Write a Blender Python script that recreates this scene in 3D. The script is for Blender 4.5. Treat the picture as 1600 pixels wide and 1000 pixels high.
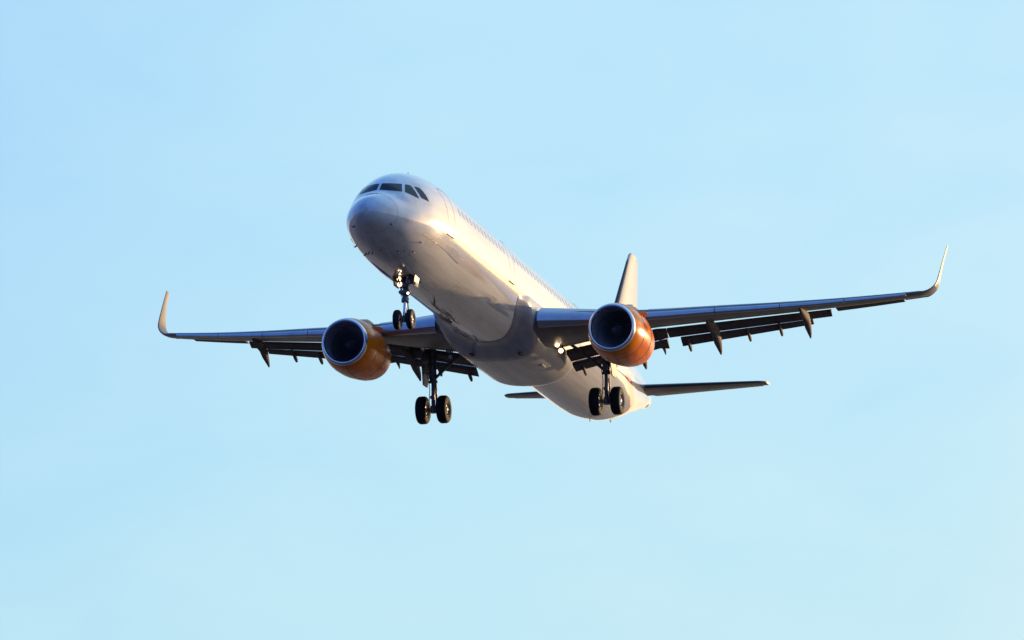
import bpy, bmesh, math
from mathutils import Vector, Matrix
from math import sin, cos, pi, radians, sqrt

for o in list(bpy.data.objects):
    bpy.data.objects.remove(o)
S = bpy.context.scene
COL = S.collection

# ------------------------------------------------------------------ camera, sky, sun, exposure
# Airframe axes: x runs aft from the nose tip, y to starboard, z up.  World: z up, +y is where the camera looks.
PITCH = radians(3.5)
CAM_R = [(0.26641537, -0.96384379, 0.00529096), (0.21381667, 0.05374655, -0.97539415), (0.93984322, 0.26099129, 0.22040477)]
CAM_C = Vector((-145.58525905, -46.17922993, -39.31030577))
right = Vector(CAM_R[0])
up = Vector((-sin(PITCH), 0, cos(PITCH)))
up = (up - up.dot(right) * right).normalized()
ahead = up.cross(right).normalized()
AIR = Matrix((right, ahead, up))                      # airframe -> world rotation
CAM_POS = Vector((0, 0, 1.7))
AIR_POS = CAM_POS - AIR @ CAM_C

cam = bpy.data.cameras.new('camera')
cam_ob = bpy.data.objects.new('camera', cam)
COL.objects.link(cam_ob)
view = [AIR @ Vector(CAM_R[0]), AIR @ -Vector(CAM_R[1]), AIR @ -Vector(CAM_R[2])]
cam_ob.matrix_world = Matrix.Translation(CAM_POS) @ Matrix((view[0], view[1], view[2])).transposed().to_4x4()
cam.sensor_width = 36
cam.lens = 6505.6 / 1600 * 36
cam.clip_start = 0.5
cam.clip_end = 30000
S.camera = cam_ob

SUN_DIR = AIR @ Vector((0.83, -0.55, 0.115)).normalized()
SUN_EL = math.asin(SUN_DIR.z)
SUN_AZ = math.atan2(SUN_DIR.x, SUN_DIR.y)             # clockwise from +y

W = bpy.data.worlds.new('World')
S.world = W
W.use_nodes = True
nt = W.node_tree
nt.nodes.clear()
def wn(t, **k):
    n = nt.nodes.new(t)
    for a, b in k.items():
        setattr(n, a, b)
    return n
out = wn('ShaderNodeOutputWorld')
bg = wn('ShaderNodeBackground')
sky = wn('ShaderNodeTexSky', sky_type='NISHITA', sun_disc=False)
sky.sun_elevation = SUN_EL
sky.sun_rotation = SUN_AZ
sky.altitude = 0
sky.air_density = 1.0
sky.dust_density = 0.6
sky.ozone_density = 2.0
bg.inputs['Strength'].default_value = 1.0
def wl(a, b): nt.links.new(a, b)
def wmath(op, a, b=None, c=None, clamp=False):
    n = wn('ShaderNodeMath', operation=op); n.use_clamp = clamp
    for i, v in enumerate((a, b, c)):
        if v is None: continue
        if isinstance(v, (int, float)): n.inputs[i].default_value = v
        else: wl(v, n.inputs[i])
    return n.outputs[0]
def wmix(f, a, b, blend='MIX'):
    n = wn('ShaderNodeMix', data_type='RGBA', blend_type=blend)
    for k, v in (('Factor', f), ('A', a), ('B', b)):
        if isinstance(v, tuple): n.inputs[k].default_value = (*v, 1)
        elif isinstance(v, (int, float)): n.inputs[k].default_value = v
        else: wl(v, n.inputs[k])
    return n.outputs['Result']
def wramp(f, stops):
    n = wn('ShaderNodeValToRGB'); e = n.color_ramp.elements
    while len(e) < len(stops): e.new(.5)
    for el, (p, c) in zip(e, stops): el.position = p; el.color = (*c, 1)
    wl(f, n.inputs[0]); return n.outputs[0]
tcw = wn('ShaderNodeTexCoord')
sep = wn('ShaderNodeSeparateXYZ'); wl(tcw.outputs['Generated'], sep.inputs[0])
dt = wn('ShaderNodeVectorMath', operation='DOT_PRODUCT'); wl(tcw.outputs['Generated'], dt.inputs[0])
dt.inputs[1].default_value = SUN_DIR
toward = wmath('MULTIPLY_ADD', dt.outputs['Value'], .5, .5)          # 0 away from the sun .. 1 at the sun
# clear air: deep blue overhead and away from the sun, pale cyan towards it
air = wramp(toward, [(0.0, (.075, .20, .66)), (.40, (.13, .30, .76)), (.65, (.20, .42, .82)), (.77, (.405, .685, .92)), (.82, (.485, .765, .935)), (.87, (.515, .785, .935)), (.92, (.85, .90, .90)), (.955, (1.5, 1.30, .98)), (1.0, (3.3, 2.35, 1.35))])
high = wmath('SMOOTHSTEP', .20, .95, sep.outputs['Z']) if False else None
mr = wn('ShaderNodeMapRange', interpolation_type='SMOOTHSTEP'); mr.inputs['From Min'].default_value = .12; mr.inputs['From Max'].default_value = .9
wl(sep.outputs['Z'], mr.inputs['Value'])
air = wmix(mr.outputs[0], air, (.50, .62, .86), 'MULTIPLY') if False else wmix(mr.outputs[0], air, wmix(1.0, air, (.72, .86, 1.08), 'MULTIPLY'))
ml = wn('ShaderNodeMapRange', interpolation_type='SMOOTHSTEP'); ml.inputs['From Min'].default_value = .20; ml.inputs['From Max'].default_value = .065
ml.inputs['To Max'].default_value = .75
wl(sep.outputs['Z'], ml.inputs['Value'])
air = wmix(ml.outputs[0], air, wmix(1.0, wramp(toward, [(0.0, (.08, .20, .50)), (.55, (.20, .40, .66)), (.77, (.49, .77, .885)), (.87, (.55, .80, .885)), (.92, (.95, .92, .80)), (.955, (1.7, 1.38, .95)), (1.0, (3.6, 2.5, 1.35))]), (1, 1, 1), 'MULTIPLY'))
# glow hugging the horizon, warm on the sun's side and mauve opposite
mh = wn('ShaderNodeMapRange', interpolation_type='SMOOTHSTEP'); mh.inputs['From Min'].default_value = .085; mh.inputs['From Max'].default_value = .0
wl(sep.outputs['Z'], mh.inputs['Value'])
glow = wramp(toward, [(0.0, (.14, .16, .30)), (.5, (.26, .28, .38)), (.8, (.85, .66, .46)), (.92, (1.0, .78, .50)), (1.0, (2.1, 1.45, .8))])
gl2 = wmix(1.0, glow, (1.7, 1.45, 1.2), 'MULTIPLY')
air = wmix(mh.outputs[0], air, gl2)
# thin veil of high cloud, barely visible
nzw = wn('ShaderNodeTexNoise'); nzw.inputs['Scale'].default_value = 16; nzw.inputs['Detail'].default_value = 7; nzw.inputs['Distortion'].default_value = .4
mpw = wn('ShaderNodeMapping'); mpw.inputs['Scale'].default_value = (1, 1, 2.2)
wl(tcw.outputs['Generated'], mpw.inputs['Vector']); wl(mpw.outputs[0], nzw.inputs['Vector'])
veil = wmath('MULTIPLY_ADD', nzw.outputs['Fac'], .26, .87)
vc = wn('ShaderNodeCombineXYZ'); 
for i in (0,): wl(veil, vc.inputs[0])
wl(wmath('MULTIPLY_ADD', nzw.outputs['Fac'], .10, .95), vc.inputs[1]); vc.inputs[2].default_value = 1
air = wmix(1.0, air, vc.outputs[0], 'MULTIPLY')
skys = wmix(1.0, sky.outputs[0], (.012, .012, .012), 'MULTIPLY')
air = wmix(1.0, air, skys, 'ADD')
wl(air, bg.inputs['Color'])
wl(bg.outputs[0], out.inputs['Surface'])

sun = bpy.data.lights.new('sun', 'SUN')
sun.energy = 4.2
sun.angle = radians(0.5)
sun.color = (1.0, 0.66, 0.35)
sun_ob = bpy.data.objects.new('sun', sun)
COL.objects.link(sun_ob)
sun_ob.rotation_euler = SUN_DIR.to_track_quat('Z', 'Y').to_euler()
sun_ob.location = (60, 150, 60)

S.view_settings.view_transform = 'Standard'
S.view_settings.look = 'None'
S.view_settings.exposure = 0.0
S.view_settings.gamma = 1
S.view_settings.use_curve_mapping = False
S.render.engine = 'CYCLES'

# ------------------------------------------------------------------ helpers
def tag(o, label=None, cat=None, kind=None, group=None):
    if label: o['label'] = label
    if cat: o['category'] = cat
    if kind: o['kind'] = kind
    if group: o['group'] = group
    return o

def obj(name, bm, mats, parent=None, sharp=35, smooth=True, fix=True):
    if fix:
        bmesh.ops.recalc_face_normals(bm, faces=bm.faces)
    me = bpy.data.meshes.new(name)
    bm.to_mesh(me)
    bm.free()
    for m in (mats if isinstance(mats, (list, tuple)) else [mats]):
        me.materials.append(m)
    if smooth:
        for p in me.polygons: p.use_smooth = True
        me.set_sharp_from_angle(angle=radians(sharp))
    o = bpy.data.objects.new(name, me)
    COL.objects.link(o)
    if parent is not None:
        o.parent = parent
    return o

def BM(): return bmesh.new()

def loft(bm, rings, caps=True, closed=True, mat=0):
    vs = [[bm.verts.new(p) for p in r] for r in rings]
    n = len(vs[0])
    for a, b in zip(vs, vs[1:]):
        for i in range(n if closed else n - 1):
            j = (i + 1) % n
            q = [a[i], a[j], b[j], b[i]]
            u = []
            for v in q:
                if v not in u: u.append(v)
            try:
                f = bm.faces.new(u); f.material_index = mat
            except ValueError: pass
    if caps and closed:
        for r in (vs[0], vs[-1]):
            try:
                f = bm.faces.new(r); f.material_index = mat
            except ValueError: pass
    return vs

def frame_of(d):
    d = d.normalized()
    a = Vector((0, 0, 1)) if abs(d.z) < .9 else Vector((1, 0, 0))
    u = d.cross(a).normalized()
    return u, d.cross(u)

def tube(bm, pts, rad, n=14, mat=0):
    pts = [Vector(p) for p in pts]
    if not isinstance(rad, (list, tuple)): rad = [rad] * len(pts)
    rings = []
    u = w = None
    for i, p in enumerate(pts):
        d = pts[min(i + 1, len(pts) - 1)] - pts[max(i - 1, 0)]
        if i == 0 or d.normalized().dot(pd) < .98:
            u, w = frame_of(d)
        pd = d.normalized()
        rings.append([p + rad[i] * (cos(2 * pi * k / n) * u + sin(2 * pi * k / n) * w) for k in range(n)])
    loft(bm, rings, mat=mat)

def lathe(bm, prof, c, axis='x', n=48, mat=0, cap=False):
    """prof: list of (along, radius)"""
    rings = []
    for a, r in prof:
        ring = []
        for k in range(n):
            t = 2 * pi * k / n
            if axis == 'x': p = (c[0] + a, c[1] + r * cos(t), c[2] + r * sin(t))
            else: p = (c[0] + r * cos(t), c[1] + a, c[2] + r * sin(t))
            ring.append(p)
        rings.append(ring)
    loft(bm, rings, caps=cap, mat=mat)

def box(bm, c, s, rot=None, bev=0.0, mat=0):
    r = bmesh.ops.create_cube(bm, size=1)
    vs = r['verts']
    M = Matrix.Translation(c) @ (rot.to_4x4() if rot else Matrix.Identity(4)) @ Matrix.Diagonal((*s, 1))
    bmesh.ops.transform(bm, matrix=M, verts=vs)
    es = list({e for v in vs for e in v.link_edges})
    for f in {f for v in vs for f in v.link_faces}: f.material_index = mat
    if bev:
        bmesh.ops.bevel(bm, geom=es, offset=bev, segments=2, affect='EDGES')

def pchip(tab):
    xs = [t[0] for t in tab]; ys = [t[1] for t in tab]
    n = len(xs)
    h = [xs[i + 1] - xs[i] for i in range(n - 1)]
    d = [(ys[i + 1] - ys[i]) / h[i] for i in range(n - 1)]
    m = [0.0] * n
    m[0] = d[0]; m[-1] = d[-1]
    for i in range(1, n - 1):
        if d[i - 1] * d[i] > 0:
            w1 = 2 * h[i] + h[i - 1]; w2 = h[i] + 2 * h[i - 1]
            m[i] = (w1 + w2) / (w1 / d[i - 1] + w2 / d[i])
    def f(x):
        if x <= xs[0]: return ys[0] + m[0] * (x - xs[0])
        if x >= xs[-1]: return ys[-1] + m[-1] * (x - xs[-1])
        i = max(k for k in range(n - 1) if xs[k] <= x)
        t = (x - xs[i]) / h[i]
        return ((1 + 2 * t) * (1 - t) ** 2 * ys[i] + t * (1 - t) ** 2 * h[i] * m[i]
                + t * t * (3 - 2 * t) * ys[i + 1] + t * t * (t - 1) * h[i] * m[i + 1])
    return f

def sstep(t):
    t = max(0, min(1, t)); return t * t * (3 - 2 * t)

# ------------------------------------------------------------------ materials
def principled(name, col, rough=.4, metal=0, coat=0, coat_rough=.05, spec=.5):
    m = bpy.data.materials.new(name)
    m.use_nodes = True
    b = m.node_tree.nodes['Principled BSDF']
    b.inputs['Base Color'].default_value = (*col, 1)
    b.inputs['Roughness'].default_value = rough
    b.inputs['Metallic'].default_value = metal
    b.inputs['Coat Weight'].default_value = coat
    b.inputs['Coat Roughness'].default_value = coat_rough
    b.inputs['Specular IOR Level'].default_value = spec
    return m

def N(m, t, **k):
    n = m.node_tree.nodes.new(t)
    for a, b in k.items(): setattr(n, a, b)
    return n
def L(m, a, b): m.node_tree.links.new(a, b)
def P(m): return m.node_tree.nodes['Principled BSDF']

def worn(m, col, dark, scale=(1, 1, 1), lo=.35, hi=.75, noise=3.0, rough=None, wave=0.0, seam=0.0, detail=6, axis='X'):
    """base colour broken up by streaky dirt along the airflow, roughness variation, panel seams, and slight skin waviness"""
    tc = N(m, 'ShaderNodeTexCoord')
    mp = N(m, 'ShaderNodeMapping'); mp.inputs['Scale'].default_value = scale
    L(m, tc.outputs['Object'], mp.inputs['Vector'])
    nz = N(m, 'ShaderNodeTexNoise'); nz.inputs['Scale'].default_value = noise; nz.inputs['Detail'].default_value = detail
    L(m, mp.outputs[0], nz.inputs['Vector'])
    rp = N(m, 'ShaderNodeMapRange'); rp.inputs['From Min'].default_value = lo; rp.inputs['From Max'].default_value = hi
    L(m, nz.outputs['Fac'], rp.inputs['Value'])
    mx = N(m, 'ShaderNodeMix', data_type='RGBA')
    mx.inputs['A'].default_value = (*col, 1); mx.inputs['B'].default_value = (*dark, 1)
    L(m, rp.outputs[0], mx.inputs['Factor'])
    colour = mx.outputs['Result']
    if seam:
        sx = N(m, 'ShaderNodeSeparateXYZ'); L(m, tc.outputs['Object'], sx.inputs[0])
        fac = None
        for ax, per, wid in ((axis, seam, .014),):
            q = N(m, 'ShaderNodeMath', operation='PINGPONG'); q.inputs[1].default_value = per / 2
            L(m, sx.outputs[ax], q.inputs[0])
            c = N(m, 'ShaderNodeMath', operation='LESS_THAN'); c.inputs[1].default_value = wid
            L(m, q.outputs[0], c.inputs[0]); fac = c
        k = N(m, 'ShaderNodeMath', operation='MULTIPLY'); k.inputs[1].default_value = .28
        L(m, fac.outputs[0], k.inputs[0])
        m2 = N(m, 'ShaderNodeMix', data_type='RGBA'); m2.inputs['B'].default_value = (*[c * .4 for c in col], 1)
        L(m, k.outputs[0], m2.inputs['Factor']); L(m, colour, m2.inputs['A'])
        colour = m2.outputs['Result']
    L(m, colour, P(m).inputs['Base Color'])
    if rough:
        r2 = N(m, 'ShaderNodeMapRange'); r2.inputs['To Min'].default_value = rough[0]; r2.inputs['To Max'].default_value = rough[1]
        L(m, nz.outputs['Fac'], r2.inputs['Value']); L(m, r2.outputs[0], P(m).inputs['Roughness'])
    if wave:
        nw = N(m, 'ShaderNodeTexNoise'); nw.inputs['Scale'].default_value = 1.6; nw.inputs['Detail'].default_value = 2
        L(m, tc.outputs['Object'], nw.inputs['Vector'])
        bp = N(m, 'ShaderNodeBump'); bp.inputs['Strength'].default_value = wave; bp.inputs['Distance'].default_value = .03
        L(m, nw.outputs['Fac'], bp.inputs['Height'])
        L(m, bp.outputs[0], P(m).inputs['Normal']); L(m, bp.outputs[0], P(m).inputs['Coat Normal'])
    return colour

white = principled('white_paint', (.78, .78, .78), .2, coat=1, coat_rough=.04, spec=.7)
wcol = worn(white, (.70, .69, .68), (.45, .40, .35), (.06, 1, 1), .48, .82, 3.0, (.10, .2), .05, 2.1)
fairing_m = principled('fairing_paint', (.6, .6, .6), .32, coat=.35)
worn(fairing_m, (.50, .50, .51), (.34, .32, .31), (.12, 1, 1), .40, .78, 2.6, (.14, .30), .06, 1.7)
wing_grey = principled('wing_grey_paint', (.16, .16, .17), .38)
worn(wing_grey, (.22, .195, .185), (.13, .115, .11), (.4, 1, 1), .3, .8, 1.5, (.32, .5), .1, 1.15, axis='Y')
slat_m = principled('slat_metal', (.5, .52, .56), .28, metal=.75)
worn(slat_m, (.46, .49, .55), (.34, .36, .42), (1, .3, 1), .3, .8, 2.5, (.24, .38))
edge_dark = principled('dark_leading_edge', (.035, .035, .04), .3, metal=.3)
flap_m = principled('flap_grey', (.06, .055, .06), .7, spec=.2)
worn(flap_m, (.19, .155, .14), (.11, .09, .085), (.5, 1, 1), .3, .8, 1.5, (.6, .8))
winglet_m = principled('winglet_grey', (.36, .31, .27), .4)
worn(winglet_m, (.16, .125, .10), (.11, .088, .075), (1, 1, .4), .3, .8, 2.0, (.35, .5))
orange = principled('orange_paint', (1, .20, .001), .3, coat=.0, spec=.28)
worn(orange, (1.0, .235, .001), (.80, .13, .001), (.3, 1, 1), .42, .8, 2.4, (.16, .32), .08)
lip_m = principled('polished_lip', (.75, .77, .8), .18, metal=1)
worn(lip_m, (.82, .84, .88), (.66, .67, .72), (1, 1, 1), .35, .8, 3, (.2, .32))
duct_m = principled('intake_duct', (.30, .30, .34), .4)
fan_m = principled('fan_metal', (.36, .36, .40), .32, metal=.8)
spin_m = principled('spinner_grey', (.07, .06, .07), .3)
hot_m = principled('exhaust_metal', (.16, .13, .11), .4, metal=.9)
glass = principled('cockpit_glass', (.004, .006, .016), .05, spec=.25)
pane = principled('cabin_window_glass', (.52, .53, .56), .14)
seal = principled('door_seal', (.36, .36, .39), .4)
tyre_m = principled('tyre_rubber', (.014, .014, .016), .75, spec=.25)
rim_m = principled('wheel_rim', (.42, .41, .39), .4, metal=.5)
strut_m = principled('gear_steel', (.16, .15, .16), .4, metal=.3)
worn(strut_m, (.17, .16, .17), (.07, .065, .07), (1, 1, 1), .35, .7, 6, (.3, .5))
chrome = principled('oleo_chrome', (.7, .7, .72), .15, metal=1)
bay_m = principled('gear_bay_dark', (.035, .033, .035), .7)
red_m = principled('red_placard', (.6, .04, .02), .4)
tail_white = white

def lamp_mat(name, s, col=(1, .86, .66)):
    m = bpy.data.materials.new(name); m.use_nodes = True
    b = P(m)
    b.inputs['Base Color'].default_value = (.9, .9, .9, 1)
    b.inputs['Emission Color'].default_value = (*col, 1)
    b.inputs['Emission Strength'].default_value = s
    return m
lamp_m = lamp_mat('lit_lamp', 12, (1, .72, .40))
halo_m = lamp_mat('lamp_halo', 1.3, (1, .48, .12))  # glowing ring around the lens imitates the orange halo of a lit lamp
small_lamp_m = lamp_mat('lit_small_lamp', 3, (1, .8, .55))

# white fuselage with an orange band round the tail
def band(m, colour):
    tc = N(m, 'ShaderNodeTexCoord'); sx = N(m, 'ShaderNodeSeparateXYZ'); L(m, tc.outputs['Object'], sx.inputs[0])
    a = N(m, 'ShaderNodeMath', operation='MULTIPLY_ADD'); a.inputs[1].default_value = 5.0   # the band sweeps aft as it goes down
    L(m, sx.outputs['Z'], a.inputs[0]); L(m, sx.outputs['X'], a.inputs[2])
    g0 = N(m, 'ShaderNodeMath', operation='COMPARE'); g0.inputs[1].default_value = 32.5; g0.inputs[2].default_value = 1.3
    L(m, a.outputs[0], g0.inputs[0])
    lt = N(m, 'ShaderNodeMath', operation='LESS_THAN'); lt.inputs[1].default_value = -.12
    L(m, sx.outputs['Z'], lt.inputs[0])
    gt = N(m, 'ShaderNodeMath', operation='GREATER_THAN'); gt.inputs[1].default_value = 33
    L(m, sx.outputs['X'], gt.inputs[0])
    g1 = N(m, 'ShaderNodeMath', operation='MULTIPLY'); L(m, g0.outputs[0], g1.inputs[0]); L(m, lt.outputs[0], g1.inputs[1])
    g = N(m, 'ShaderNodeMath', operation='MULTIPLY'); L(m, g1.outputs[0], g.inputs[0]); L(m, gt.outputs[0], g.inputs[1])
    mx = N(m, 'ShaderNodeMix', data_type='RGBA'); mx.inputs['B'].default_value = (.72, .14, .01, 1)
    L(m, g.outputs[0], mx.inputs['Factor']); L(m, colour, mx.inputs['A'])
    L(m, mx.outputs['Result'], P(m).inputs['Base Color'])
band(white, wcol)
fin_white = principled('fin_white_paint', (.78, .78, .78), .28, coat=.6)
worn(fin_white, (.27, .275, .30), (.22, .22, .23), (.3, 1, 1), .42, .85, 2.2, (.22, .36))

# ------------------------------------------------------------------ ground under the approach
def ground():
    m = principled('dry_field', (.2, .15, .1), .62, spec=.6)
    tc = N(m, 'ShaderNodeTexCoord')
    vo = N(m, 'ShaderNodeTexVoronoi'); vo.inputs['Scale'].default_value = .008
    nz = N(m, 'ShaderNodeTexNoise'); nz.inputs['Scale'].default_value = .03; nz.inputs['Detail'].default_value = 8
    L(m, tc.outputs['Object'], vo.inputs['Vector']); L(m, tc.outputs['Object'], nz.inputs['Vector'])
    cr = N(m, 'ShaderNodeValToRGB')
    e = cr.color_ramp.elements
    e[0].position = .1; e[0].color = (.20, .105, .045, 1)
    e[1].position = .9; e[1].color = (.54, .30, .13, 1)
    x = e.new(.5); x.color = (.38, .20, .085, 1)
    sp = N(m, 'ShaderNodeSeparateColor'); L(m, vo.outputs['Color'], sp.inputs[0])
    mx = N(m, 'ShaderNodeMath', operation='MULTIPLY_ADD'); mx.inputs[1].default_value = .45
    L(m, sp.outputs[0], mx.inputs[0]); 
    k = N(m, 'ShaderNodeMath', operation='MULTIPLY'); k.inputs[1].default_value = .6
    L(m, nz.outputs['Fac'], k.inputs[0]); L(m, k.outputs[0], mx.inputs[2])
    L(m, mx.outputs[0], cr.inputs[0])
    # unseen near ground darkened to dim the nose underside, stubble beyond its uneven edge
    sx = N(m, 'ShaderNodeSeparateXYZ'); L(m, tc.outputs['Object'], sx.inputs[0])
    wob = N(m, 'ShaderNodeMath', operation='MULTIPLY_ADD'); wob.inputs[1].default_value = 90
    L(m, nz.outputs['Fac'], wob.inputs[0]); L(m, sx.outputs['Y'], wob.inputs[2])
    ed = N(m, 'ShaderNodeMapRange'); ed.inputs['From Min'].default_value = 225; ed.inputs['From Max'].default_value = 285
    L(m, wob.outputs[0], ed.inputs['Value'])
    fm = N(m, 'ShaderNodeMix', data_type='RGBA'); fm.inputs['A'].default_value = (.06, .037, .024, 1)
    L(m, ed.outputs[0], fm.inputs['Factor']); L(m, cr.outputs[0], fm.inputs['B'])
    L(m, fm.outputs['Result'], P(m).inputs['Base Color'])
    bm = BM()
    rs = [0, 40, 120, 300, 800, 2000, 5000, 12000]
    n = 48
    c = bm.verts.new((0, 150, 0)); prev = None
    for r in rs[1:]:
        ring = [bm.verts.new((r * cos(2 * pi * k / n), 150 + r * sin(2 * pi * k / n), 0)) for k in range(n)]
        for k in range(n):
            j = (k + 1) % n
            bm.faces.new([c, ring[k], ring[j]] if prev is None else [prev[k], ring[k], ring[j], prev[j]])
        prev = ring
    o = obj('ground', bm, m, smooth=False)
    tag(o, kind='structure')
ground()

# ------------------------------------------------------------------ airliner
plane = bpy.data.objects.new('airliner', None)
COL.objects.link(plane)
plane.matrix_world = Matrix.Translation(AIR_POS) @ AIR.to_4x4()
plane.empty_display_size = 3
tag(plane, 'white twin-engined jet airliner with orange engines and lowered wheels flying in the clear blue sky', 'aeroplane')

# ---- fuselage surface
TOP = pchip([(0, -.55), (.03, -.38), (.1, -.25), (.3, -.04), (.6, .13), (1, .305), (1.2, .39), (1.42, .52), (1.6, .69), (1.77, .86), (2.05, 1.07), (2.4, 1.30), (2.9, 1.54), (3.4, 1.72), (4.1, 1.90), (5, 2.03), (6, 2.07), (7, 2.07), (33, 2.07), (36, 2.02), (40, 1.80), (43, 1.52), (44.3, 1.33), (44.5, 1.25)])
BOT = pchip([(0, -.55), (.03, -.70), (.1, -.81), (.3, -.98), (.6, -1.12), (1, -1.26), (1.5, -1.43), (2.3, -1.65), (3.3, -1.86), (4.5, -2.0), (6, -2.07), (7, -2.07), (31, -2.07), (33, -2.05), (35, -1.86), (37, -1.47), (40, -.66), (43, .17), (44.3, .50), (44.5, .58)])
WID = pchip([(0, 0.0), (.03, .17), (.1, .31), (.3, .54), (.6, .77), (1, 1.01), (1.5, 1.25), (2.3, 1.52), (3.3, 1.75), (4.5, 1.90), (6, 1.965), (7, 1.975), (31, 1.975), (33, 1.93), (35.5, 1.72), (38, 1.40), (41, .98), (43, .62), (44.3, .42), (44.5, .34)])
ZMID = pchip([(0, -.55), (.6, -.55), (1, -.55), (1.5, -.53), (2.3, -.42), (3.3, -.2), (4.5, -.05), (6, 0), (7, 0), (31, 0), (33, .02), (35, .10), (37, .28), (40, .60), (43, .84), (44.3, .90), (44.5, .91)])
FLAT = pchip([(0, 1), (1, 1), (1.5, 1.10), (2.2, 1.16), (3.3, 1.06), (5, 1), (7, 1), (44.5, 1)])    # flattened cockpit shoulders
def fus(x, th, off=0.0):
    """th: 0 = top, +90 deg = starboard, 180 deg = keel"""
    zc, w = ZMID(x), WID(x)
    c, q = cos(th), sin(th)
    if c > 0:
        e = FLAT(x)
        return Vector((x, (w + off) * math.copysign(abs(q) ** e, q), zc + (TOP(x) - zc + off) * c ** e))
    return Vector((x, (w + off) * q, zc + (zc - BOT(x) + off) * c))
def fus_xz(x, z, side, off=0.0):
    zc = ZMID(x)
    if z > zc: c = min(1, (z - zc) / (TOP(x) - zc)) ** (1 / FLAT(x))
    else: c = -min(1, (zc - z) / (zc - BOT(x)))
    return fus(x, side * math.acos(c), off)

xs = [0.0005, .006, .015, .03, .05, .075, .1, .15, .2, .3, .4, .5, .6, .75, .9] + [1 + .16 * i for i in range(38)]
xs += [7 + .5 * i for i in range(1, 49)] + [31.3 + .3 * i for i in range(44)] + [44.42, 44.5]
NF = 96
bm = BM()
loft(bm, [[fus(x, 2 * pi * (k + .5) / NF) for k in range(NF)] for x in xs])
fuselage = obj('fuselage', bm, white, plane, sharp=60)

def patch(outline, n=10, off=.006, side=-1):
    """curved panel lying on the fuselage skin. outline: (x, th) at corner, mid-edge, corner, ... eight points round the pane (Coons patch)"""
    a, ab, b, bc, c, cd, d, da = [Vector(p) for p in outline]
    def quad(p, m, q, t): return p * (2 * t * t - 3 * t + 1) + m * (4 * t - 4 * t * t) + q * (2 * t * t - t)
    bm = BM()
    g = []
    for i in range(n + 1):
        u = i / n; row = []
        for j in range(n + 1):
            v = j / n
            p = ((1 - v) * quad(a, ab, b, u) + v * quad(d, cd, c, u) + (1 - u) * quad(a, da, d, v) + u * quad(b, bc, c, v)
                 - ((1 - u) * (1 - v) * a + u * (1 - v) * b + u * v * c + (1 - u) * v * d))
            row.append(bm.verts.new(fus(p.x, side * p.y, off)))
        g.append(row)
    for i in range(n):
        for j in range(n):
            bm.faces.new([g[i][j], g[i + 1][j], g[i + 1][j + 1], g[i][j + 1]])
    return bm

def orient_out(bm, side):
    for f in bm.faces: f.normal_update()
    c = Vector((0, 0, 0)); nn = Vector((0, 0, 0))
    for f in bm.faces:
        p = f.calc_center_median(); nn += f.normal * f.normal.dot(Vector((0, p.y, p.z)))
    if sum(f.normal.dot(Vector((-.3, f.calc_center_median().y, f.calc_center_median().z))) for f in bm.faces) < 0:
        bmesh.ops.reverse_faces(bm, faces=bm.faces)

#WINDSHIELD
PANES = [[(x, radians(t)) for x, t in q] for q in (
    [(1.475, 3.2), (1.545, 23.5), (1.83, 40.8), (2.04, 36), (2.27, 31), (1.96, 18.5), (1.815, 3.3), (1.64, 3.2)],
    [(1.97, 43.5), (2.21, 52.5), (2.49, 60.4), (2.536, 49.7), (2.59, 39.6), (2.50, 36.6), (2.37, 34.4), (2.16, 39)],
    [(2.66, 60.6), (2.84, 64.1), (3.04, 67.8), (3.018, 56.7), (2.96, 47.5), (2.85, 44.8), (2.74, 43), (2.672, 52)])]
for side in (-1, 1):
    for q in PANES:
        b = patch(q, 10, .012, side); orient_out(b, side)
        obj('cockpit_window', b, glass, plane, fix=False)

def rrect_panel(x0, x1, z0, z1, r, side, off, ring=None, n=6):
    """rounded rectangle in side view laid on the skin; ring=width makes only its outline"""
    pts = []
    for cx, cz, a0 in ((x1 - r, z1 - r, 0), (x0 + r, z1 - r, 90), (x0 + r, z0 + r, 180), (x1 - r, z0 + r, 270)):
        for k in range(n + 1):
            a = radians(a0 + 90 * k / n); pts.append((cx + r * cos(a), cz + r * sin(a)))
    # densify long edges
    dense = []
    for p, q in zip(pts, pts[1:] + pts[:1]):
        m = max(1, int(math.hypot(q[0] - p[0], q[1] - p[1]) / .12))
        for k in range(m): dense.append((p[0] + (q[0] - p[0]) * k / m, p[1] + (q[1] - p[1]) * k / m))
    bm = BM()
    cx, cz = (x0 + x1) / 2, (z0 + z1) / 2
    if ring:
        A = [bm.verts.new(fus_xz(x, z, side, off)) for x, z in dense]
        sx = 1 - 2 * ring / (x1 - x0); sz = 1 - 2 * ring / (z1 - z0)
        B = [bm.verts.new(fus_xz(cx + (x - cx) * sx, cz + (z - cz) * sz, side, off)) for x, z in dense]
        for i in range(len(A)):
            j = (i + 1) % len(A); bm.faces.new([A[i], A[j], B[j], B[i]])
    else:
        A = [bm.verts.new(fus_xz(x, z, side, off)) for x, z in dense]
        c = bm.verts.new(fus_xz(cx, cz, side, off))
        for i in range(len(A)): bm.faces.new([A[i], A[(i + 1) % len(A)], c])
    orient_out(bm, side)
    return bm

DOORS = [(4.55, 5.38, -.50, 1.36), (13.25, 14.0, -.38, 1.34), (25.0, 25.75, -.38, 1.34), (33.7, 34.45, -.30, 1.36)]
for side in (-1, 1):
    for x0, x1, z0, z1 in DOORS:
        o = obj('cabin_door', rrect_panel(x0, x1, z0, z1, .14, side, .004, ring=.03), seal, plane, fix=False)
    x = 6.35
    while x < 33.3:
        if not any(a - .25 < x < b + .25 for a, b, _, _ in DOORS):
            obj('cabin_window', rrect_panel(x - .115, x + .115, .60, .93, .105, side, .004, n=5), pane, plane, fix=False)
        x += .533
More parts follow.
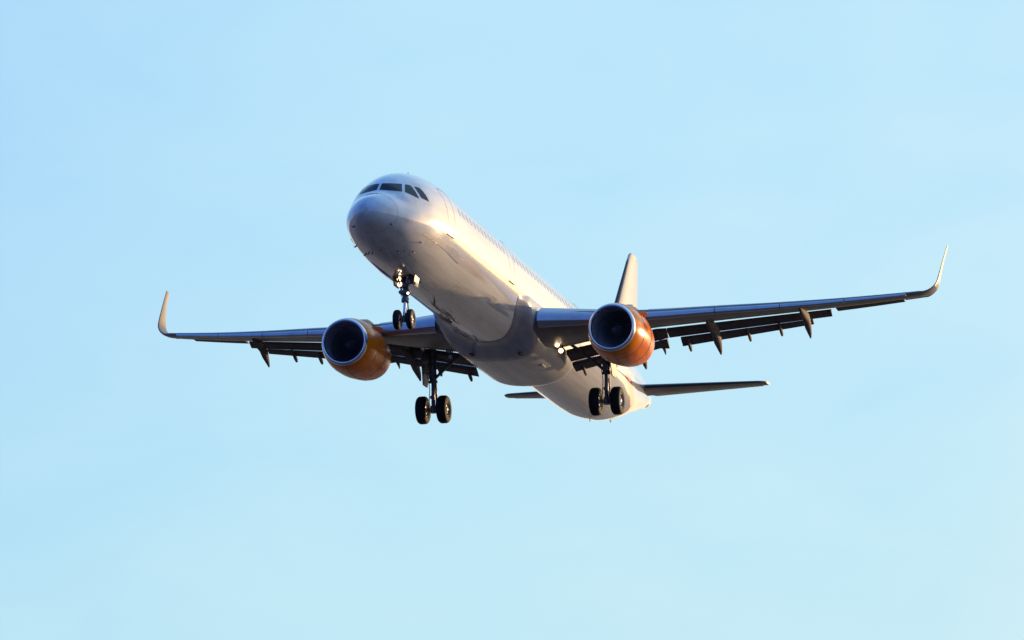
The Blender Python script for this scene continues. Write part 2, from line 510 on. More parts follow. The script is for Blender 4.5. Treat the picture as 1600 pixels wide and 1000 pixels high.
#door sills and small probes
for x0, x1, z0, z1 in DOORS[:2]:
    for side in (-1, 1):
        bm = BM()
        a = fus_xz(x0 + .05, z0 - .03, side, .02); b2 = fus_xz(x1 - .05, z0 - .03, side, .02)
        tube(bm, [a, b2], .022, 8)
        obj('door_sill', bm, seal, plane)

# ---- belly fairing
def fairing():
    bm = BM()
    nphi = 40; nx = 60
    rows = []
    x1 = 25.6
    for i in range(nx + 1):
        u = i / nx; row = []
        for k in range(nphi + 1):
            s = -1 + 2 * k / nphi                       # -1 port lip .. 0 keel .. 1 starboard lip
            a = abs(s)
            th = pi - a * radians(80)                   # angle on the fuselage
            xa = 16.9 - 2.0 * sstep((a - .18) / .72) if a < .86 else 14.9 + 1.3 * ((a - .86) / .14) ** 2
            x1a = x1 - .5 * a
            x = xa + (x1a - xa) * u
            side = 1 if s >= 0 else -1
            base = fus(x, side * th, .012)
            # bulged section: flat keel, rounded chine, then a shelf curling in to the fuselage side
            k_ = min(1, a / .80)
            ang = k_ * radians(88)
            e = 2 / 2.9
            py = 2.12 * (sin(ang) ** e if ang > 0 else 0) * side
            pz = -.82 - (1.65 + .10 * sstep((x - 16) / 5)) * (cos(ang) ** e if cos(ang) > 0 else 0)
            if a > .80:
                g = (a - .80) / .20 * radians(90)
                py = (2.12 - .19 * (1 - cos(g))) * side; pz = pz + (pz * -1 - .36) * sin(g)
            full = Vector((x, py, pz))
            rl = 1.9 - .9 * sstep((a - .6) / .3)
            w = .06 + .94 * sstep((x - xa) / rl) if x - xa < rl else 1
            if u == 0: w = 0
            w *= 1 - sstep((x - (x1a - 2.2)) / 2.2) ** 1.3
            if a > .995: w = 0
            row.append(base.lerp(full, w))
        rows.append(row)
    vs = [[bm.verts.new(p) for p in r] for r in rows]
    for a, b in zip(vs, vs[1:]):
        for k in range(nphi):
            bm.faces.new([a[k], b[k], b[k + 1], a[k + 1]])
    f = bm.faces[:] ; bm.faces.ensure_lookup_table()
    mid = bm.faces[(nx // 2) * nphi + nphi // 2]; mid.normal_update()
    if mid.normal.z > 0: bmesh.ops.reverse_faces(bm, faces=bm.faces)
    return obj('belly_fairing', bm, fairing_m, plane, fix=False, sharp=50)
fair = fairing()
def vent(c, s, m, name='belly_vent'):
    bm = BM(); box(bm, c, s, bev=.015); return obj(name, bm, m, fair)
vent((17.9, .95, -2.36), (.45, .16, .06), bay_m)
vent((18.3, -1.05, -2.36), (.40, .16, .06), bay_m)
vent((20.6, -1.35, -2.40), (.5, .22, .05), pane)

# ---- wings
ZLE = pchip([(1.2, -1.27), (2, -1.2), (4, -1.03), (6.8, -.72), (9, -.42), (11, -.16), (13.5, .20), (16.4, .68), (17, .79)])
def xle(y): return 16.6 + (y - 1.98) * .518
def xte(y): return 23.0 if y < 6.4 else 23.0 + (y - 6.4) * .281
def gap1(y, x):
    g = (-1.52 + .185 * (y - 2.2), 21.5) if y < 6.2 else (-.79 + .142 * (y - 6), 22.5 + .35 * (y - 8))
    return g[0] + .219 * (x - g[1])
def gap2(y, x):
    g = (-1.84 + .19 * (y - 2.2), 22.6) if y < 6.2 else (-.95 + .157 * (y - 6.6), 23.4 + .33 * (y - 8))
    return g[0] + .219 * (x - g[1])
def gape(y, x):
    g = (-2.12 + .22 * (y - 2.2), 23.1) if y < 6.2 else (-1.24 + .189 * (y - 6.6), 23.8 + .3 * (y - 8))
    return g[0] + .219 * (x - g[1])
TC = pchip([(1.2, .15), (2, .148), (6.4, .118), (12, .108), (17, .10)])
def zup(s): return 2.1 * (.2969 * sqrt(s) - .126 * s - .3516 * s * s + .2843 * s ** 3 - .1036 * s ** 4) * 2.5
LOW = pchip([(0, 0), (.0125, -.20), (.05, -.37), (.12, -.52), (.25, -.62), (.38, -.62), (.52, -.48), (.65, -.24), (.75, -.06), (.86, .06), (1, .02)])
UPP = pchip([(0, 0), (.0125, .22), (.05, .38), (.12, .48), (.25, .56), (.38, .58), (.52, .54), (.65, .46), (.75, .37), (.86, .23), (1, .03)])
def chordline(y):
    c = xte(y) - xle(y)
    d = .86 * c
    ys = min(y, 12.6)
    cs = xte(ys) - xle(ys)
    zt = gap1(ys, xle(ys) + .86 * cs) + .055 - .06 * TC(ys) * cs * 1.0
    slope = (zt - ZLE(ys)) / (.86 * cs)
    return c, slope
def wsec(y, su, sl, sgn, n=18):
    c, sl_ = chordline(y)
    t = TC(y)
    pts = []
    for k in range(n + 1):
        s = su * (1 - k / n) ** 2
        pts.append((s, UPP(s) * t))
    for k in range(1, n + 1):
        s = sl * (k / n) ** 2
        pts.append((s, LOW(s) * t))
    return [Vector((xle(y) + s * c, sgn * y, ZLE(y) + sl_ * s * c + h * c)) for s, h in pts]

def flap_ring(y, N0, E0, th, sgn, n=8):
    d = Vector((E0[0] - N0[0], 0, E0[1] - N0[1])); Ln = d.length; d.normalize()
    up_ = Vector((-d.z, 0, d.x))
    ring = []
    prof = [(1, .04), (.75, .42), (.5, .78), (.28, .98), (.12, .85), (.03, .48), (0, 0), (.03, -.42), (.12, -.60), (.28, -.55), (.5, -.38), (.75, -.2), (1, -.04)]
    for s, h in prof:
        p = Vector((N0[0], 0, N0[1])) + d * s * Ln + up_ * h * th
        ring.append(Vector((p.x, sgn * y, p.z)))
    return ring

def make_wing(sgn):
    bm = BM()
    full = (.995, .995); cut = (.875, .78)
    st = [(1.2, full), (1.95, full), (2.06, full), (2.08, cut)] + [(y, cut) for y in (2.6, 3.2, 4, 4.8, 5.6, 6.38, 6.42, 7.2, 8, 9, 10, 11, 12, 13.08)]
    ailc = (.775, .77)
    st += [(13.2, cut), (13.22, ailc)] + [(y, ailc) for y in (13.8, 14.6, 15.4, 16.05)] + [(16.07, full), (16.5, full), (16.85, full)]
    rings = [wsec(y, q[0], q[1], sgn) for y, q in st]
    # winglet: the tip section swept up a blended curve
    YB = 16.85
    base = wsec(YB, .995, .995, sgn)
    c0 = xte(YB) - xle(YB); z0 = ZLE(YB); x0 = xle(YB)
    R_, A_, H_ = .72, radians(84), 1.82
    tot = R_ * A_ + H_
    for i in range(1, 15):
        if i <= 6:
            a = i / 6 * A_; arc = R_ * a
            py = YB + R_ * sin(a); pz = z0 + .04 * i / 6 + R_ * (1 - cos(a))
        else:
            a = A_; q = (i - 6) / 8; arc = R_ * a + q * H_
            py = YB + R_ * sin(a) + q * H_ * cos(a); pz = z0 + .04 + R_ * (1 - cos(a)) + q * H_ * sin(a)
        f = arc / tot
        xx = x0 + .35 * f + 1.75 * f ** 1.25
        cc = .38 + (c0 - .38) * (1 - f) ** 2.1
        ring = []
        for p in base:
            s = (p.x - x0) / c0; h = (p.z - z0) * cc / c0 * .8
            ring.append(Vector((xx + s * cc, sgn * (py - h * sin(a)), pz + h * cos(a))))
        rings.append(ring)
    nw = len(rings) - 10
    loft(bm, rings[:nw])
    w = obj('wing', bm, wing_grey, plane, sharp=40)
    bm = BM(); loft(bm, rings[nw - 1:])
    obj('winglet', bm, winglet_m, w, sharp=40)

    # flaps: forward element, aft element
    def fl(y):
        k = (xte(y) - xle(y)) / 3.75
        xn = (xle(y) + .80 * (xte(y) - xle(y)))
        xe = xn + .50 * k
        N1 = (xn, gap1(y, xn) + .058 - .085 * k); E1 = (xe, gap2(y, xe) + .02)
        N2 = (xe + .02 * k, gap2(y, xe + .02 * k) + .045 - .06 * k); xe2 = xe + .40 * k
        E2 = (xe2, gape(y, xe2) - .045)
        return N1, E1, N2, E2, k
    for y0, y1, a0, a1 in ((2.12, 6.36, 2.16, 6.3), (6.40, 13.06, 6.85, 12.25)):
        m = 10
        bm = BM(); loft(bm, [flap_ring(y, fl(y)[0], fl(y)[1], .10 * fl(y)[4], sgn) for y in [y0 + (y1 - y0) * i / m for i in range(m + 1)]])
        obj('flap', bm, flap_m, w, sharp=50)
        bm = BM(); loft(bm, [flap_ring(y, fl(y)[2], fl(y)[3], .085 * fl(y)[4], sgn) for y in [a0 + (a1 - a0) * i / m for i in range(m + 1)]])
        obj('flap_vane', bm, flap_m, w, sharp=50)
    # hinge fingers under the trailing flap element
    for y in (2.55, 3.9, 7.15, 9.6, 10.9):
        N1, E1, N2, E2, k = fl(y)
        bm = BM()
        rings = []
        for s, hh, ww in ((-.9, .03, .04), (-.5, .11, .06), (0, .14, .065), (.25, .11, .06), (.45, .02, .02)):
            x = E2[0] + s * .62; z = E2[1] - s * .28 - .08
            rings.append([Vector((x, sgn * y + ww * cos(t), z + hh * sin(t))) for t in [2 * pi * i / 10 for i in range(10)]])
        loft(bm, rings)
        obj('flap_hinge', bm, flap_m, w, sharp=60)
    # canoe shaped flap track fairings, drooped with the flaps
    for y, ln, wd, xt, zt in ((5.05, 3.3, .19, 24.15, -1.99), (5.95, 1.8, .10, 23.95, -1.46), (8.35, 3.1, .19, 24.1, -1.53), (12.15, 2.5, .16, 24.55, -.93)):
        c, sl_ = chordline(y)
        xs_ = xt - ln
        zs = ZLE(y) + sl_ * (xs_ - xle(y)) - .35 * TC(y) * c
        xm = xt - ln * .42
        zm = min(zs - .16, gap1(y, xm) - .22)
        path = [(xs_, zs, .02), (xs_ + .12 * ln, zs - .07, .42), (xs_ + .3 * ln, (zs * .55 + zm * .45) - .04, .82), (xm, zm, 1), (xt - .25 * ln, zm * .60 + zt * .40 + .02, .92), (xt - .1 * ln, zm * .22 + zt * .78 + .04, .55), (xt - .03 * ln, zt + .03, .25), (xt, zt, .03)]
        bm = BM(); rings = []
        for x, z, f in path:
            rings.append([Vector((x, sgn * (y + wd * f * cos(t)), z + wd * 1.6 * f * sin(t))) for t in [2 * pi * i / 20 for i in range(20)]])
        loft(bm, rings)
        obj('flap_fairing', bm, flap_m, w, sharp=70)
    # drooped slats
    def slat_ring(y):
        c = xte(y) - xle(y); t = TC(y)
        sf = .20 * min(c, 4.6) / c
        outer = [(sf * (1 - k / 12) ** 2, UPP(sf * (1 - k / 12) ** 2) * t) for k in range(13)]
        outer += [(.04 * (k / 6) ** 2, LOW(.04 * (k / 6) ** 2) * t) for k in range(1, 7)]
        inner = [(.045, LOW(.04) * t * .75), (.05, 0), (sf * .38, .25 * t), (sf * .6, UPP(sf * .6) * t * .8), (sf * .85, UPP(sf * .85) * t * .93)]
        px_, pz_ = sf * c, UPP(sf) * t * c
        b = radians(17)
        res = []
        for q, h in outer + inner:
            dx, dz = q * c - px_, h * c - pz_
            res.append(Vector((xle(y) + px_ + dx * cos(b) - dz * sin(b) - .06 * min(c, 4.6), sgn * y, ZLE(y) + pz_ + dx * sin(b) + dz * cos(b) + .012 * c)))
        return res
    for y0, y1 in ((2.2, 5.3), (6.3, 8.92), (8.95, 11.42), (11.45, 13.92), (13.95, 16.35)):
        bm = BM(); loft(bm, [slat_ring(y0 + (y1 - y0) * i / 6) for i in range(7)])
        obj('slat', bm, slat_m, w, sharp=40)
    # aileron: drooped trailing panel outboard
    def ail(y):
        c, sl_ = chordline(y)
        return (xle(y) + .772 * c, ZLE(y) + sl_ * .772 * c + .012 * c), (xte(y), ZLE(y) + sl_ * c - .035 * c)
    bm = BM(); loft(bm, [flap_ring(y, *ail(y), .034 * (xte(y) - xle(y)), sgn) for y in (13.26, 14, 15, 16.03)])
    obj('aileron', bm, flap_m, w, sharp=50)
    # landing lamps lowered under the wing root
    for x, y, z, r in ((19.25, 2.38, -1.83, .085), (19.7, 2.42, -1.99, .09)):
        bm = BM()
        lathe(bm, [(0, .001), (.002, r)], (x, sgn * y, z), n=20)
        lathe(bm, [(0, r * 1.3), (.12, r * 1.25), (.25, r * .4), (.25, .001)], (x + .001, sgn * y, z), n=20, mat=1)
        lathe(bm, [(.003, r), (0, r * 1.3)], (x, sgn * y, z), n=20, mat=2)
        tube(bm, [(x + .15, sgn * y, z), (x + .35, sgn * y, z + .38)], .03, 8, mat=1)
        obj('landing_light', bm, [lamp_m if sgn < 0 else pane, bay_m, halo_m if sgn < 0 else bay_m], w, sharp=40)
    return w
wings = {s: make_wing(s) for s in (-1, 1)}

# ---- engines
def make_engine(sgn):
    c = Vector((15.2, sgn * 5.72, -2.11))
    n = 72
    bm = BM()
    outer = [(.16, 1.005), (.30, 1.055), (.55, 1.115), (.9, 1.165), (1.4, 1.20), (1.9, 1.20), (2.4, 1.165), (2.9, 1.10), (3.3, 1.035), (3.5, .99), (3.5, .965), (3.2, .97), (2.6, .98)]
    rings = []
    for a, r in outer:
        ring = []
        for k in range(n):
            t = 2 * pi * k / n
            flat = 1 - .035 * max(0, -sin(t)) ** 3
            ring.append((c.x + a + .10 * sin(t) * max(0, 1 - a / 1.2) * 0, c.y + r * cos(t), c.z + r * sin(t) * flat))
        rings.append(ring)
    loft(bm, rings, caps=False)
    e = obj('engine', bm, orange, plane, sharp=40)
    bm = BM()
    lathe(bm, [(.16, 1.004), (.09, .985), (.03, .955), (0, .915), (.01, .885), (.05, .858), (.14, .838)], c, n=n)
    obj('intake_lip', bm, lip_m, e, sharp=60)
    bm = BM()
    lathe(bm, [(.14, .8381), (.5, .84), (.8, .86), (1.05, .87), (1.35, .87)], c, n=n)
    lathe(bm, [(1.3, .872), (1.31, .25)], c, n=n)
    obj('intake_duct', bm, duct_m, e, sharp=40)
    bm = BM()
    for k in range(36):
        t = 2 * pi * k / 36
        rows = []
        for i in range(6):
            f = i / 5; r = .26 + .60 * f
            tw = radians(25 + 38 * f); ch = .17 + .09 * f
            bow = .05 * sin(pi * f)
            u = Vector((0, cos(t), sin(t))); v = Vector((0, -sin(t), cos(t)))
            ctr = c + Vector((1.06 + bow, 0, 0)) + u * r
            d = Vector((cos(tw), 0, 0)) + v * sin(tw) * sgn * 1
            rows.append((ctr - d * ch * .5, ctr + d * ch * .5))
        vs = [(bm.verts.new(p), bm.verts.new(q)) for p, q in rows]
        for (p, q), (p2, q2) in zip(vs, vs[1:]): bm.faces.new([p, q, q2, p2])
    obj('fan', bm, fan_m, e, fix=False)
    bm = BM()
    lathe(bm, [(.55, .002), (.57, .04), (.66, .11), (.80, .185), (.95, .245), (1.08, .275), (1.2, .28)], c, n=32)
    obj('spinner', bm, spin_m, e, sharp=60)
    bm = BM()
    lathe(bm, [(2.6, .80), (3.3, .78), (3.9, .68), (4.4, .55), (4.45, .52), (4.1, .5)], c, n=40)
    lathe(bm, [(4.0, .38), (4.4, .36), (4.8, .22), (5.05, .06), (5.08, .002)], c, n=32)
    lathe(bm, [(2.62, .979), (2.63, .79)], c, n=40)
    obj('exhaust_nozzle', bm, hot_m, e, sharp=40)
    for q in (-1, 1):
        t = radians(90 - q * 48)
        bm = BM()
        u = Vector((0, cos(t), sin(t))); v = Vector((0, -sin(t), cos(t)))
        rings = []
        for a, h, b in ((1.0, .0, 1.165), (1.3, .10, 1.185), (1.65, .19, 1.20), (2.05, .22, 1.195), (2.15, .19, 1.185), (2.2, 0, 1.18)):
            p = c + Vector((a, 0, 0))
            rings.append([p + u * (b - .03) + v * .018, p + u * (b + h) + v * .006, p + u * (b + h) - v * .006, p + u * (b - .03) - v * .018])
        loft(bm, rings)
        obj('strake', bm, orange, e, sharp=30)
    # white swirl on the spinner, latch line and small access doors of the cowl
    bm = BM()
    tube(bm, [c + Vector((.64 + .36 * k / 10, (.10 + .15 * k / 10) * cos(.25 * k), (.10 + .15 * k / 10) * sin(.25 * k))) for k in range(11)], [.012 + .002 * k for k in range(11)], 6)
    obj('spinner_mark', bm, fin_white, e)
    def skin(a, t, off=.004):
        for (a0, r0), (a1, r1) in zip(outer, outer[1:]):
            if a0 <= a <= a1:
                r = r0 + (r1 - r0) * (a - a0) / (a1 - a0) + off
                return Vector((c.x + a, c.y + r * cos(t), c.z + r * sin(t) * (1 - .035 * max(0, -sin(t)) ** 3)))
    bm = BM()
    tube(bm, [skin(.4 + .28 * k, radians(-90)) for k in range(11)], .009, 6)
    obj('latch_line', bm, bay_m, e)
    for a, t, da, dtt in ((1.3, -128, .26, 7), (1.5, -52, .26, 7), (.75, -20, .12, 4), (2.5, -38, .2, 6), (2.5, -142, .2, 6)):
        bm = BM()
        q = [skin(a + u * da, radians(t + v * dtt), .004) for u, v in ((-.5, -.5), (.5, -.5), (.5, .5), (-.5, .5))]
        q2 = [skin(a + u * da * .86, radians(t + v * dtt * .86), .006) for u, v in ((-.5, -.5), (.5, -.5), (.5, .5), (-.5, .5))]
        A = [bm.verts.new(p) for p in q]; B = [bm.verts.new(p) for p in q2]
        for i in range(4): bm.faces.new([A[i], A[(i + 1) % 4], B[(i + 1) % 4], B[i]])
        obj('access_panel', bm, bay_m, e, smooth=False)
    bm = BM()
    for a in (1.05, 2.15):
        pts = [c + Vector((a, 1.206 * cos(t) * (1 if a > 1.5 else .978), 1.206 * sin(t) * (1 if a > 1.5 else .978) * (1 - .035 * max(0, -sin(t)) ** 3))) for t in [2 * pi * k / 60 for k in range(61)]]
        if a > 1.5: pts = [c + (p - c) * 1.0 - Vector((0, (p - c).y * .012, (p - c).z * .012)) for p in pts]
        tube(bm, pts, .008, 6)
    obj('cowl_seam', bm, seal, e)
    # pylon
    bm = BM(); rings = []
    for x, zb, zt, w in ((16.7, -.98, -.88, .05), (17.4, -.98, -.70, .17), (18.2, -1.05, -.52, .21), (19.2, -1.25, -.55, .21), (20.2, -1.35, -.75, .17), (21.3, -1.15, -.9, .05)):
        y = sgn * 5.75
        rings.append([(x, y - w, zb), (x, y + w, zb), (x, y + w, zt - .06), (x, y + w * .5, zt), (x, y - w * .5, zt), (x, y - w, zt - .06)])
    loft(bm, rings)
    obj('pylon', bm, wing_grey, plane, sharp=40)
    return e
for s in (-1, 1): make_engine(s)

# ---- tail
def symsec(x, c, t, n=14, cutlo=0.0, cuthi=1.0):
    pts = []
    for k in range(n + 1):
        s = cutlo + (cuthi - cutlo) * (1 - k / n) ** 1.7
        pts.append((x + s * c, zup(s) * t))
    for k in range(1 if cutlo == 0 else 0, n + 1):
        s = cutlo + (cuthi - cutlo) * (k / n) ** 1.7
        pts.append((x + s * c, -zup(s) * t))
    return pts
def fin_ring(z, lo, hi):
    f = (z - 1.9) / (7.55 - 1.9)
    x = 36.6 + f * 4.9; c = 6.3 + (1.75 - 6.3) * f
    if f > .97: c *= 1 - (f - .97) * 2; x += (f - .97) * 5
    return [Vector((x + p[0] * c, p[1] * c, z)) for p in symsec(0, 1, .1, cutlo=lo, cuthi=hi)]
bm = BM(); zs_ = [1.5, 2.2, 3, 4, 5, 6, 7, 7.42, 7.55]
loft(bm, [fin_ring(z, 0, .68) for z in zs_]); 
fin = obj('tail_fin', bm, fin_white, plane, sharp=45)
bm = BM(); loft(bm, [fin_ring(z, .686, 1.0) for z in [2.0, 3, 4, 5, 6, 7, 7.5]])
obj('rudder', bm, fin_white, fin, sharp=45)
def strip(ringf, zs, name, parent, grow=.006, hi=.035):
    bm = BM()
    rings = []
    for z in zs:
        r = ringf(z, 0, hi)
        cen = sum(r, Vector()) / len(r)
        rings.append([p + (p - cen).normalized() * grow for p in r])
    loft(bm, rings)
    return obj(name, bm, edge_dark, parent, sharp=45)
strip(fin_ring, [2.3, 3, 4, 5, 6, 7, 7.5], 'leading_edge', fin)
bm = BM()
loft(bm, [[Vector((x, w * cos(t), z + h * sin(t))) for t in [2 * pi * k / 16 for k in range(16)]] for x, z, h, w in ((33.6, 2.0, .03, .03), (35.2, 2.05, .25, .10), (36.6, 2.2, .5, .2), (38, 2.2, .6, .25))])
obj('dorsal_fillet', bm, white, plane, sharp=60)

for sgn in (-1, 1):
    def ht_ring(y, lo, hi):
        f = (y - .6) / (6.4 - .6)
        x = 38.9 + 3.35 * f; c = 3.75 + (1.5 - 3.75) * f; z = .58 + .58 * f
        if f > .96: c *= 1 - (f - .96) * 5; x += (f - .96) * 5 
        return [Vector((x + p[0] * c, sgn * y, z + p[1] * c + (p[0] - .5) * c * .07)) for p in symsec(0, 1, .095, cutlo=lo, cuthi=hi)]
    ys_ = [.3, 1, 2, 3, 4, 5, 6, 6.25, 6.4]
    bm = BM(); loft(bm, [ht_ring(y, 0, .70) for y in ys_])
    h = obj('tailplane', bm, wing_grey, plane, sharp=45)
    bm = BM(); loft(bm, [ht_ring(y, .706, 1) for y in (1.1, 2, 3, 4, 5, 6.1)])
    obj('elevator', bm, wing_grey, h, sharp=45)
    strip(ht_ring, [1.3, 2, 3, 4, 5, 6, 6.2], 'leading_edge', h)
bm = BM()
lathe(bm, [(0, .33), (.12, .29), (.12, .20), (-.2, .18), (-.2, .002)], (44.42, 0, .91), n=24)
obj('tail_exhaust', bm, hot_m, plane)

# ---- landing gear
def wheel(parent, c, R, w, hub):
    h = w / 2
    bm = BM()
    prof = [(-h * .78, hub), (-h * .95, hub * 1.15), (-h, R * .80), (-h * .92, R * .90), (-h * .70, R * .97), (-h * .35, R * .997), (0, R), (h * .35, R * .997), (h * .70, R * .97), (h * .92, R * .90), (h, R * .80), (h * .95, hub * 1.15), (h * .78, hub)]
    fine = []
    for (a, r), (a2, r2) in zip(prof, prof[1:]):
        fine += [(a, r), ((a + a2) / 2, (r + r2) / 2)]
    fine.append(prof[-1])
    lathe(bm, fine, c, axis='y', n=48)
    for a in (-.42, -.14, .14, .42):                    # tread grooves as thin proud ribs
        lathe(bm, [(a * h - .012, R * .985), (a * h - .01, R * 1.004), (a * h + .01, R * 1.004), (a * h + .012, R * .985)], c, axis='y', n=48)
    obj('tyre', bm, tyre_m, parent, sharp=60)
    bm = BM()
    for q in (-1, 1):
        lathe(bm, [(q * h * .80, hub * 1.05), (q * h * .84, hub * .98), (q * h * .70, hub * .90), (q * h * .45, hub * .80), (q * h * .42, hub * .40), (q * h * .75, hub * .32), (q * h * .85, hub * .20), (q * h * .85, .002)], c, axis='y', n=40)
        for k in range(9):
            t = 2 * pi * k / 9
            box(bm, (c[0] + hub * .62 * cos(t), c[1] + q * h * .47, c[2] + hub * .62 * sin(t)), (hub * .22, h * .16, hub * .22), bev=.01)
    obj('wheel_rim', bm, rim_m, parent, sharp=40)

def main_gear(sgn):
    y = sgn * 3.83; ax = Vector((21.98, y, -3.77))
    bm = BM()
    tube(bm, [(21.75, y, -1.05), (21.9, y, -2.55)], [.17, .15], 18)
    tube(bm, [(21.9, y, -2.5), (21.93, y, -2.62)], [.19, .19], 18)
    tube(bm, [(21.93, y, -2.6), ax + Vector((0, 0, .12))], .085, 16)
    tube(bm, [ax + Vector((0, 0, .16)), ax - Vector((0, 0, .14))], [.13, .14], 16)
    tube(bm, [ax - Vector((0, .5, 0)), ax + Vector((0, .5, 0))], .085, 16)
    # torque links behind the strut
    for s in (-1, 1):
        tube(bm, [(22.02, y + s * .09, -2.55), (22.38, y + s * .03, -3.05)], .032, 8)
        tube(bm, [(22.38, y + s * .03, -3.05), (22.08, y + s * .09, -3.62)], .032, 8)
    # brake lines
    for s in (-1, 1):
        tube(bm, [(21.7, y + s * .16, -1.6), (21.74, y + s * .19, -2.3), (21.82, y + s * .12, -2.9), (21.88, y + s * .16, -3.5), (21.9, y + s * .25, -3.72)], .018, 6)
    box(bm, (21.74, y, -2.35), (.12, .24, .30), bev=.02)
    box(bm, (21.83, y, -3.25), (.10, .20, .14), bev=.02)
    g = obj('main_gear', bm, strut_m, plane, sharp=40)
    bm = BM()
    tube(bm, [(21.86, y - sgn * .10, -2.42), (21.8, y - sgn * .85, -1.78)], .065, 10)
    tube(bm, [(21.8, y - sgn * .85, -1.78), (21.75, y - sgn * 1.55, -1.25)], .07, 10)
    tube(bm, [(21.8, y - sgn * .80, -1.80), (21.78, y - sgn * .15, -1.55)], .035, 8)
    obj('side_stay', bm, strut_m, g)
    # leg door, hung outboard of the strut
    bm = BM(); rings = []
    for z, x0, x1 in ((-1.15, 21.15, 22.45), (-1.7, 21.2, 22.4), (-2.3, 21.35, 22.3), (-2.75, 21.55, 22.15)):
        o = .34 + .05 * sin((z + 1.1) * 1.6)
        rings.append([(x0, y + sgn * o, z), (x1, y + sgn * o, z), (x1, y + sgn * (o + .045), z), (x0, y + sgn * (o + .045), z)])
    loft(bm, rings)
    tube(bm, [(21.9, y, -2.2), (21.9, y + sgn * .36, -2.15)], .03, 8)
    obj('gear_door', bm, wing_grey, g, sharp=40)
    for s in (-1, 1): wheel(g, ax + Vector((0, s * .465, 0)), .60, .43, .29)
for s in (-1, 1): main_gear(s)

def nose_gear():
    ax = Vector((5.07, 0, -3.72))
    bm = BM()
    tube(bm, [(5.35, 0, -1.85), (5.18, 0, -2.95)], [.125, .115], 16)
    tube(bm, [(5.2, 0, -2.85), (5.17, 0, -3.0)], [.15, .15], 16)
    tube(bm, [ax - Vector((0, .26, 0)), ax + Vector((0, .26, 0))], .06, 14)
    tube(bm, [(5.09, 0, -3.58), (5.06, 0, -3.82)], [.085, .085], 14)
    for s in (-1, 1):
        tube(bm, [(5.30, s * .07, -2.95), (5.52, s * .03, -3.28)], .024, 8)
        tube(bm, [(5.52, s * .03, -3.28), (5.18, s * .06, -3.6)], .024, 8)
        tube(bm, [(5.22, s * .10, -2.75), (4.75, s * .22, -1.95)], .035, 8)      # drag braces
        tube(bm, [(5.12, s * .12, -2.2), (5.1, s * .14, -2.8)], .018, 6)
    box(bm, (5.12, 0, -2.62), (.22, .46, .14), bev=.03)       # steering cylinder
    box(bm, (5.08, -.02, -2.34), (.12, .34, .16), bev=.02)    # lamp bracket
    g = obj('nose_gear', bm, strut_m, plane, sharp=40)
    bm = BM(); tube(bm, [(5.17, 0, -2.98), (5.09, 0, -3.6)], .062, 14)
    obj('oleo_piston', bm, chrome, g)
    for s in (-1, 1): wheel(g, ax + Vector((0, s * .265, 0)), .39, .225, .19)
    # open bay
    bm = BM()
    rows = []
    for i in range(9):
        x = 4.75 + 1.35 * i / 8
        rows.append([fus(x, pi + radians(a), .006) for a in range(-11, 12, 2)])
    loft(bm, rows, caps=False, closed=False)
    for f in bm.faces: f.normal_update()
    bm.faces.ensure_lookup_table()
    if bm.faces[0].normal.z > 0: bmesh.ops.reverse_faces(bm, faces=bm.faces)
    obj('gear_bay', bm, bay_m, g, fix=False)
    for s in (-1, 1):
        bm = BM()
        rot = Matrix.Rotation(radians(-s * 8), 3, 'X')
        box(bm, (5.25, s * .42, -2.17), (.60, .035, .42), rot, bev=.012)
        box(bm, (5.25, s * .395, -2.17), (.50, .03, .32), rot, bev=.008)
        if s < 0:
            box(bm, (5.02, s * .437, -2.32), (.13, .042, .10), rot, mat=1)
            box(bm, (4.947, s * .427, -2.17), (.012, .02, .36), rot)
        obj('gear_door', bm, [fin_white if s < 0 else wing_grey, red_m], g, sharp=30)
    for y, z, r, mt in ((.20, -2.11, .07, lamp_m), (.17, -2.33, .08, lamp_m), (-.16, -2.24, .085, pane), (-.17, -2.70, .055, small_lamp_m)):
        x = 4.98
        bm = BM()
        lathe(bm, [(0, .001), (.002, r)], (x, y, z), n=20)
        lathe(bm, [(0, r * 1.35), (.10, r * 1.3), (.20, r * .4), (.20, .001)], (x + .001, y, z), n=20, mat=1)
        lathe(bm, [(.003, r), (0, r * 1.35)], (x, y, z), n=20, mat=2)
        obj('taxi_light', bm, [mt, bay_m, halo_m if mt is lamp_m else bay_m], g, sharp=40)
nose_gear()

# ---- antennas, probes, drains
def blade(x, z0, side, h, ln, name='antenna', y=0.0):
    bm = BM(); rings = []
    for f, l in ((0, 1), (.6, .72), (1, .45)):
        zz = z0 + side * h * f; xx = x + .35 * ln * f
        rings.append([(xx + l * ln * a, y + b * .02, zz) for a, b in ((0, 0), (.3, 1), (1, 0), (.3, -1))])
    loft(bm, rings); obj(name, bm, bay_m if side < 0 else seal, plane, sharp=30)
blade(5.3, TOP(5.3) - .02, 1, .22, .16)
blade(9.5, 2.05, 1, .32, .35)
blade(19.0, 2.05, 1, .32, .35)
blade(33.9, BOT(33.9) + .03, -1, .15, .24)
blade(37.6, BOT(37.6) + .04, -1, .12, .45)
blade(9.0, BOT(9) + .02, -1, .25, .3)
for x, th, both in ((.87, 128.4, 1), (2.66, 154, 1), (2.19, 177, 0), (2.52, 160.7, 1), (2.88, 129.2, 1), (3.02, 146, 1)):
    for s in ((-1, 1) if both else (1,)):
        p = fus(x, s * radians(th), 0); n_ = (p - Vector((x, 0, ZMID(x)))).normalized()
        bm = BM(); tube(bm, [p, p + n_ * .06, p + n_ * .08 + Vector((-.10, 0, 0))], [.035, .025, .014], 8)
        obj('probe', bm, strut_m, plane)

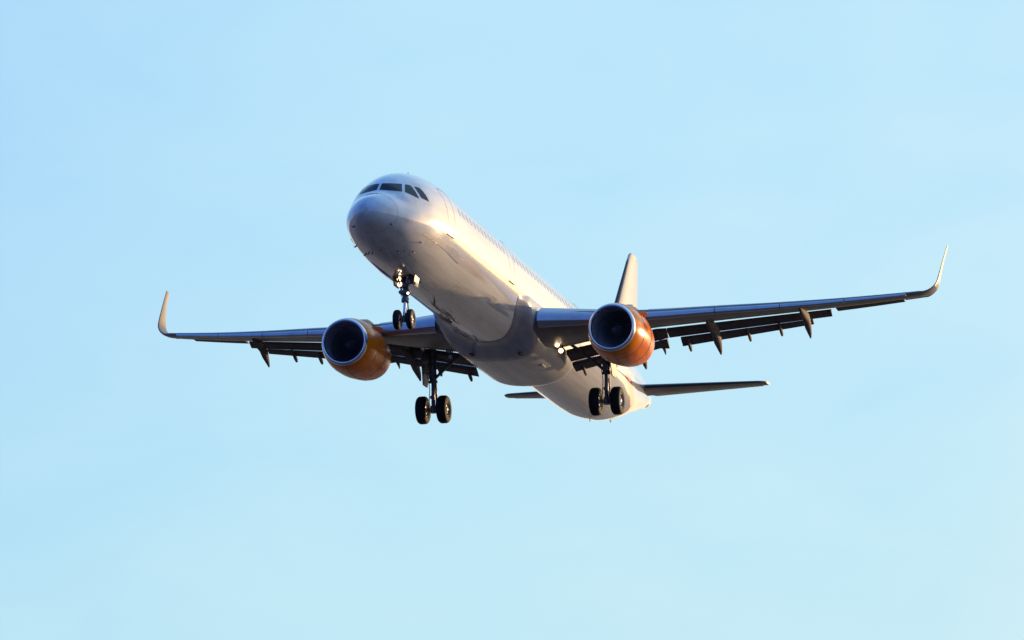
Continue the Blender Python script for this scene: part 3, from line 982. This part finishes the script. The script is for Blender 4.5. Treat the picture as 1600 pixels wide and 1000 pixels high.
bm = BM()
x = .92
ring = [fus(x, 2 * pi * k / 72, .0015) for k in range(72)]; ring2 = [fus(x + .022, 2 * pi * k / 72, .0015) for k in range(72)]
loft(bm, [ring, ring2], caps=False)
obj('radome_seam', bm, seal, plane)
# long skin lap along the lower forward fuselage, each side
for s in (-1, 1):
    bm = BM()
    tube(bm, [fus(2.65 + 4.25 * k / 24, s * radians(117.3 + 6.9 * (k / 24) ** .8), .002) for k in range(25)], .012, 6)
    obj('skin_lap', bm, fin_white, plane)

# access hatches and seams on the lower fuselage, drawn by their sealed edges
def hatch(x0, x1, t0, t1, wid=.022):
    bm = BM()
    def edge(p, q, n=8): return [(p[0] + (q[0] - p[0]) * k / n, p[1] + (q[1] - p[1]) * k / n) for k in range(n)]
    loop = edge((x0, t0), (x1, t0)) + edge((x1, t0), (x1, t1)) + edge((x1, t1), (x0, t1)) + edge((x0, t1), (x0, t0))
    cx, ct = (x0 + x1) / 2, (t0 + t1) / 2
    fx, ft = 1 - 2 * wid / abs(x1 - x0), 1 - 2 * wid / (abs(radians(t1 - t0)) * 2)
    A = [bm.verts.new(fus(x, radians(t), .003)) for x, t in loop]
    B = [bm.verts.new(fus(cx + (x - cx) * fx, radians(ct + (t - ct) * ft), .003)) for x, t in loop]
    n = len(A)
    for i in range(n): bm.faces.new([A[i], A[(i + 1) % n], B[(i + 1) % n], B[i]])
    bm.faces.ensure_lookup_table(); bm.faces[0].normal_update()
    if bm.faces[0].normal.dot(bm.faces[0].calc_center_median() - Vector((cx, 0, 0))) < 0: bmesh.ops.reverse_faces(bm, faces=bm.faces)
    obj('access_hatch', bm, seal, plane, fix=False)
for q in ((3.1, 3.9, 196, 208), (3.2, 3.8, 232, 242), (6.6, 7.3, 186, 200), (7.9, 9.7, 106, 140), (8.3, 8.8, 205, 216), (10.6, 11.3, 176, 184), (12.2, 12.8, 222, 232), (13.0, 13.4, 196, 204), (28.5, 30.3, 106, 138), (30.9, 31.5, 215, 226), (33.0, 33.6, 186, 198), (36.2, 37.0, 196, 214)):
    hatch(*q)
hatch(5.0, 5.7, 238, 252)
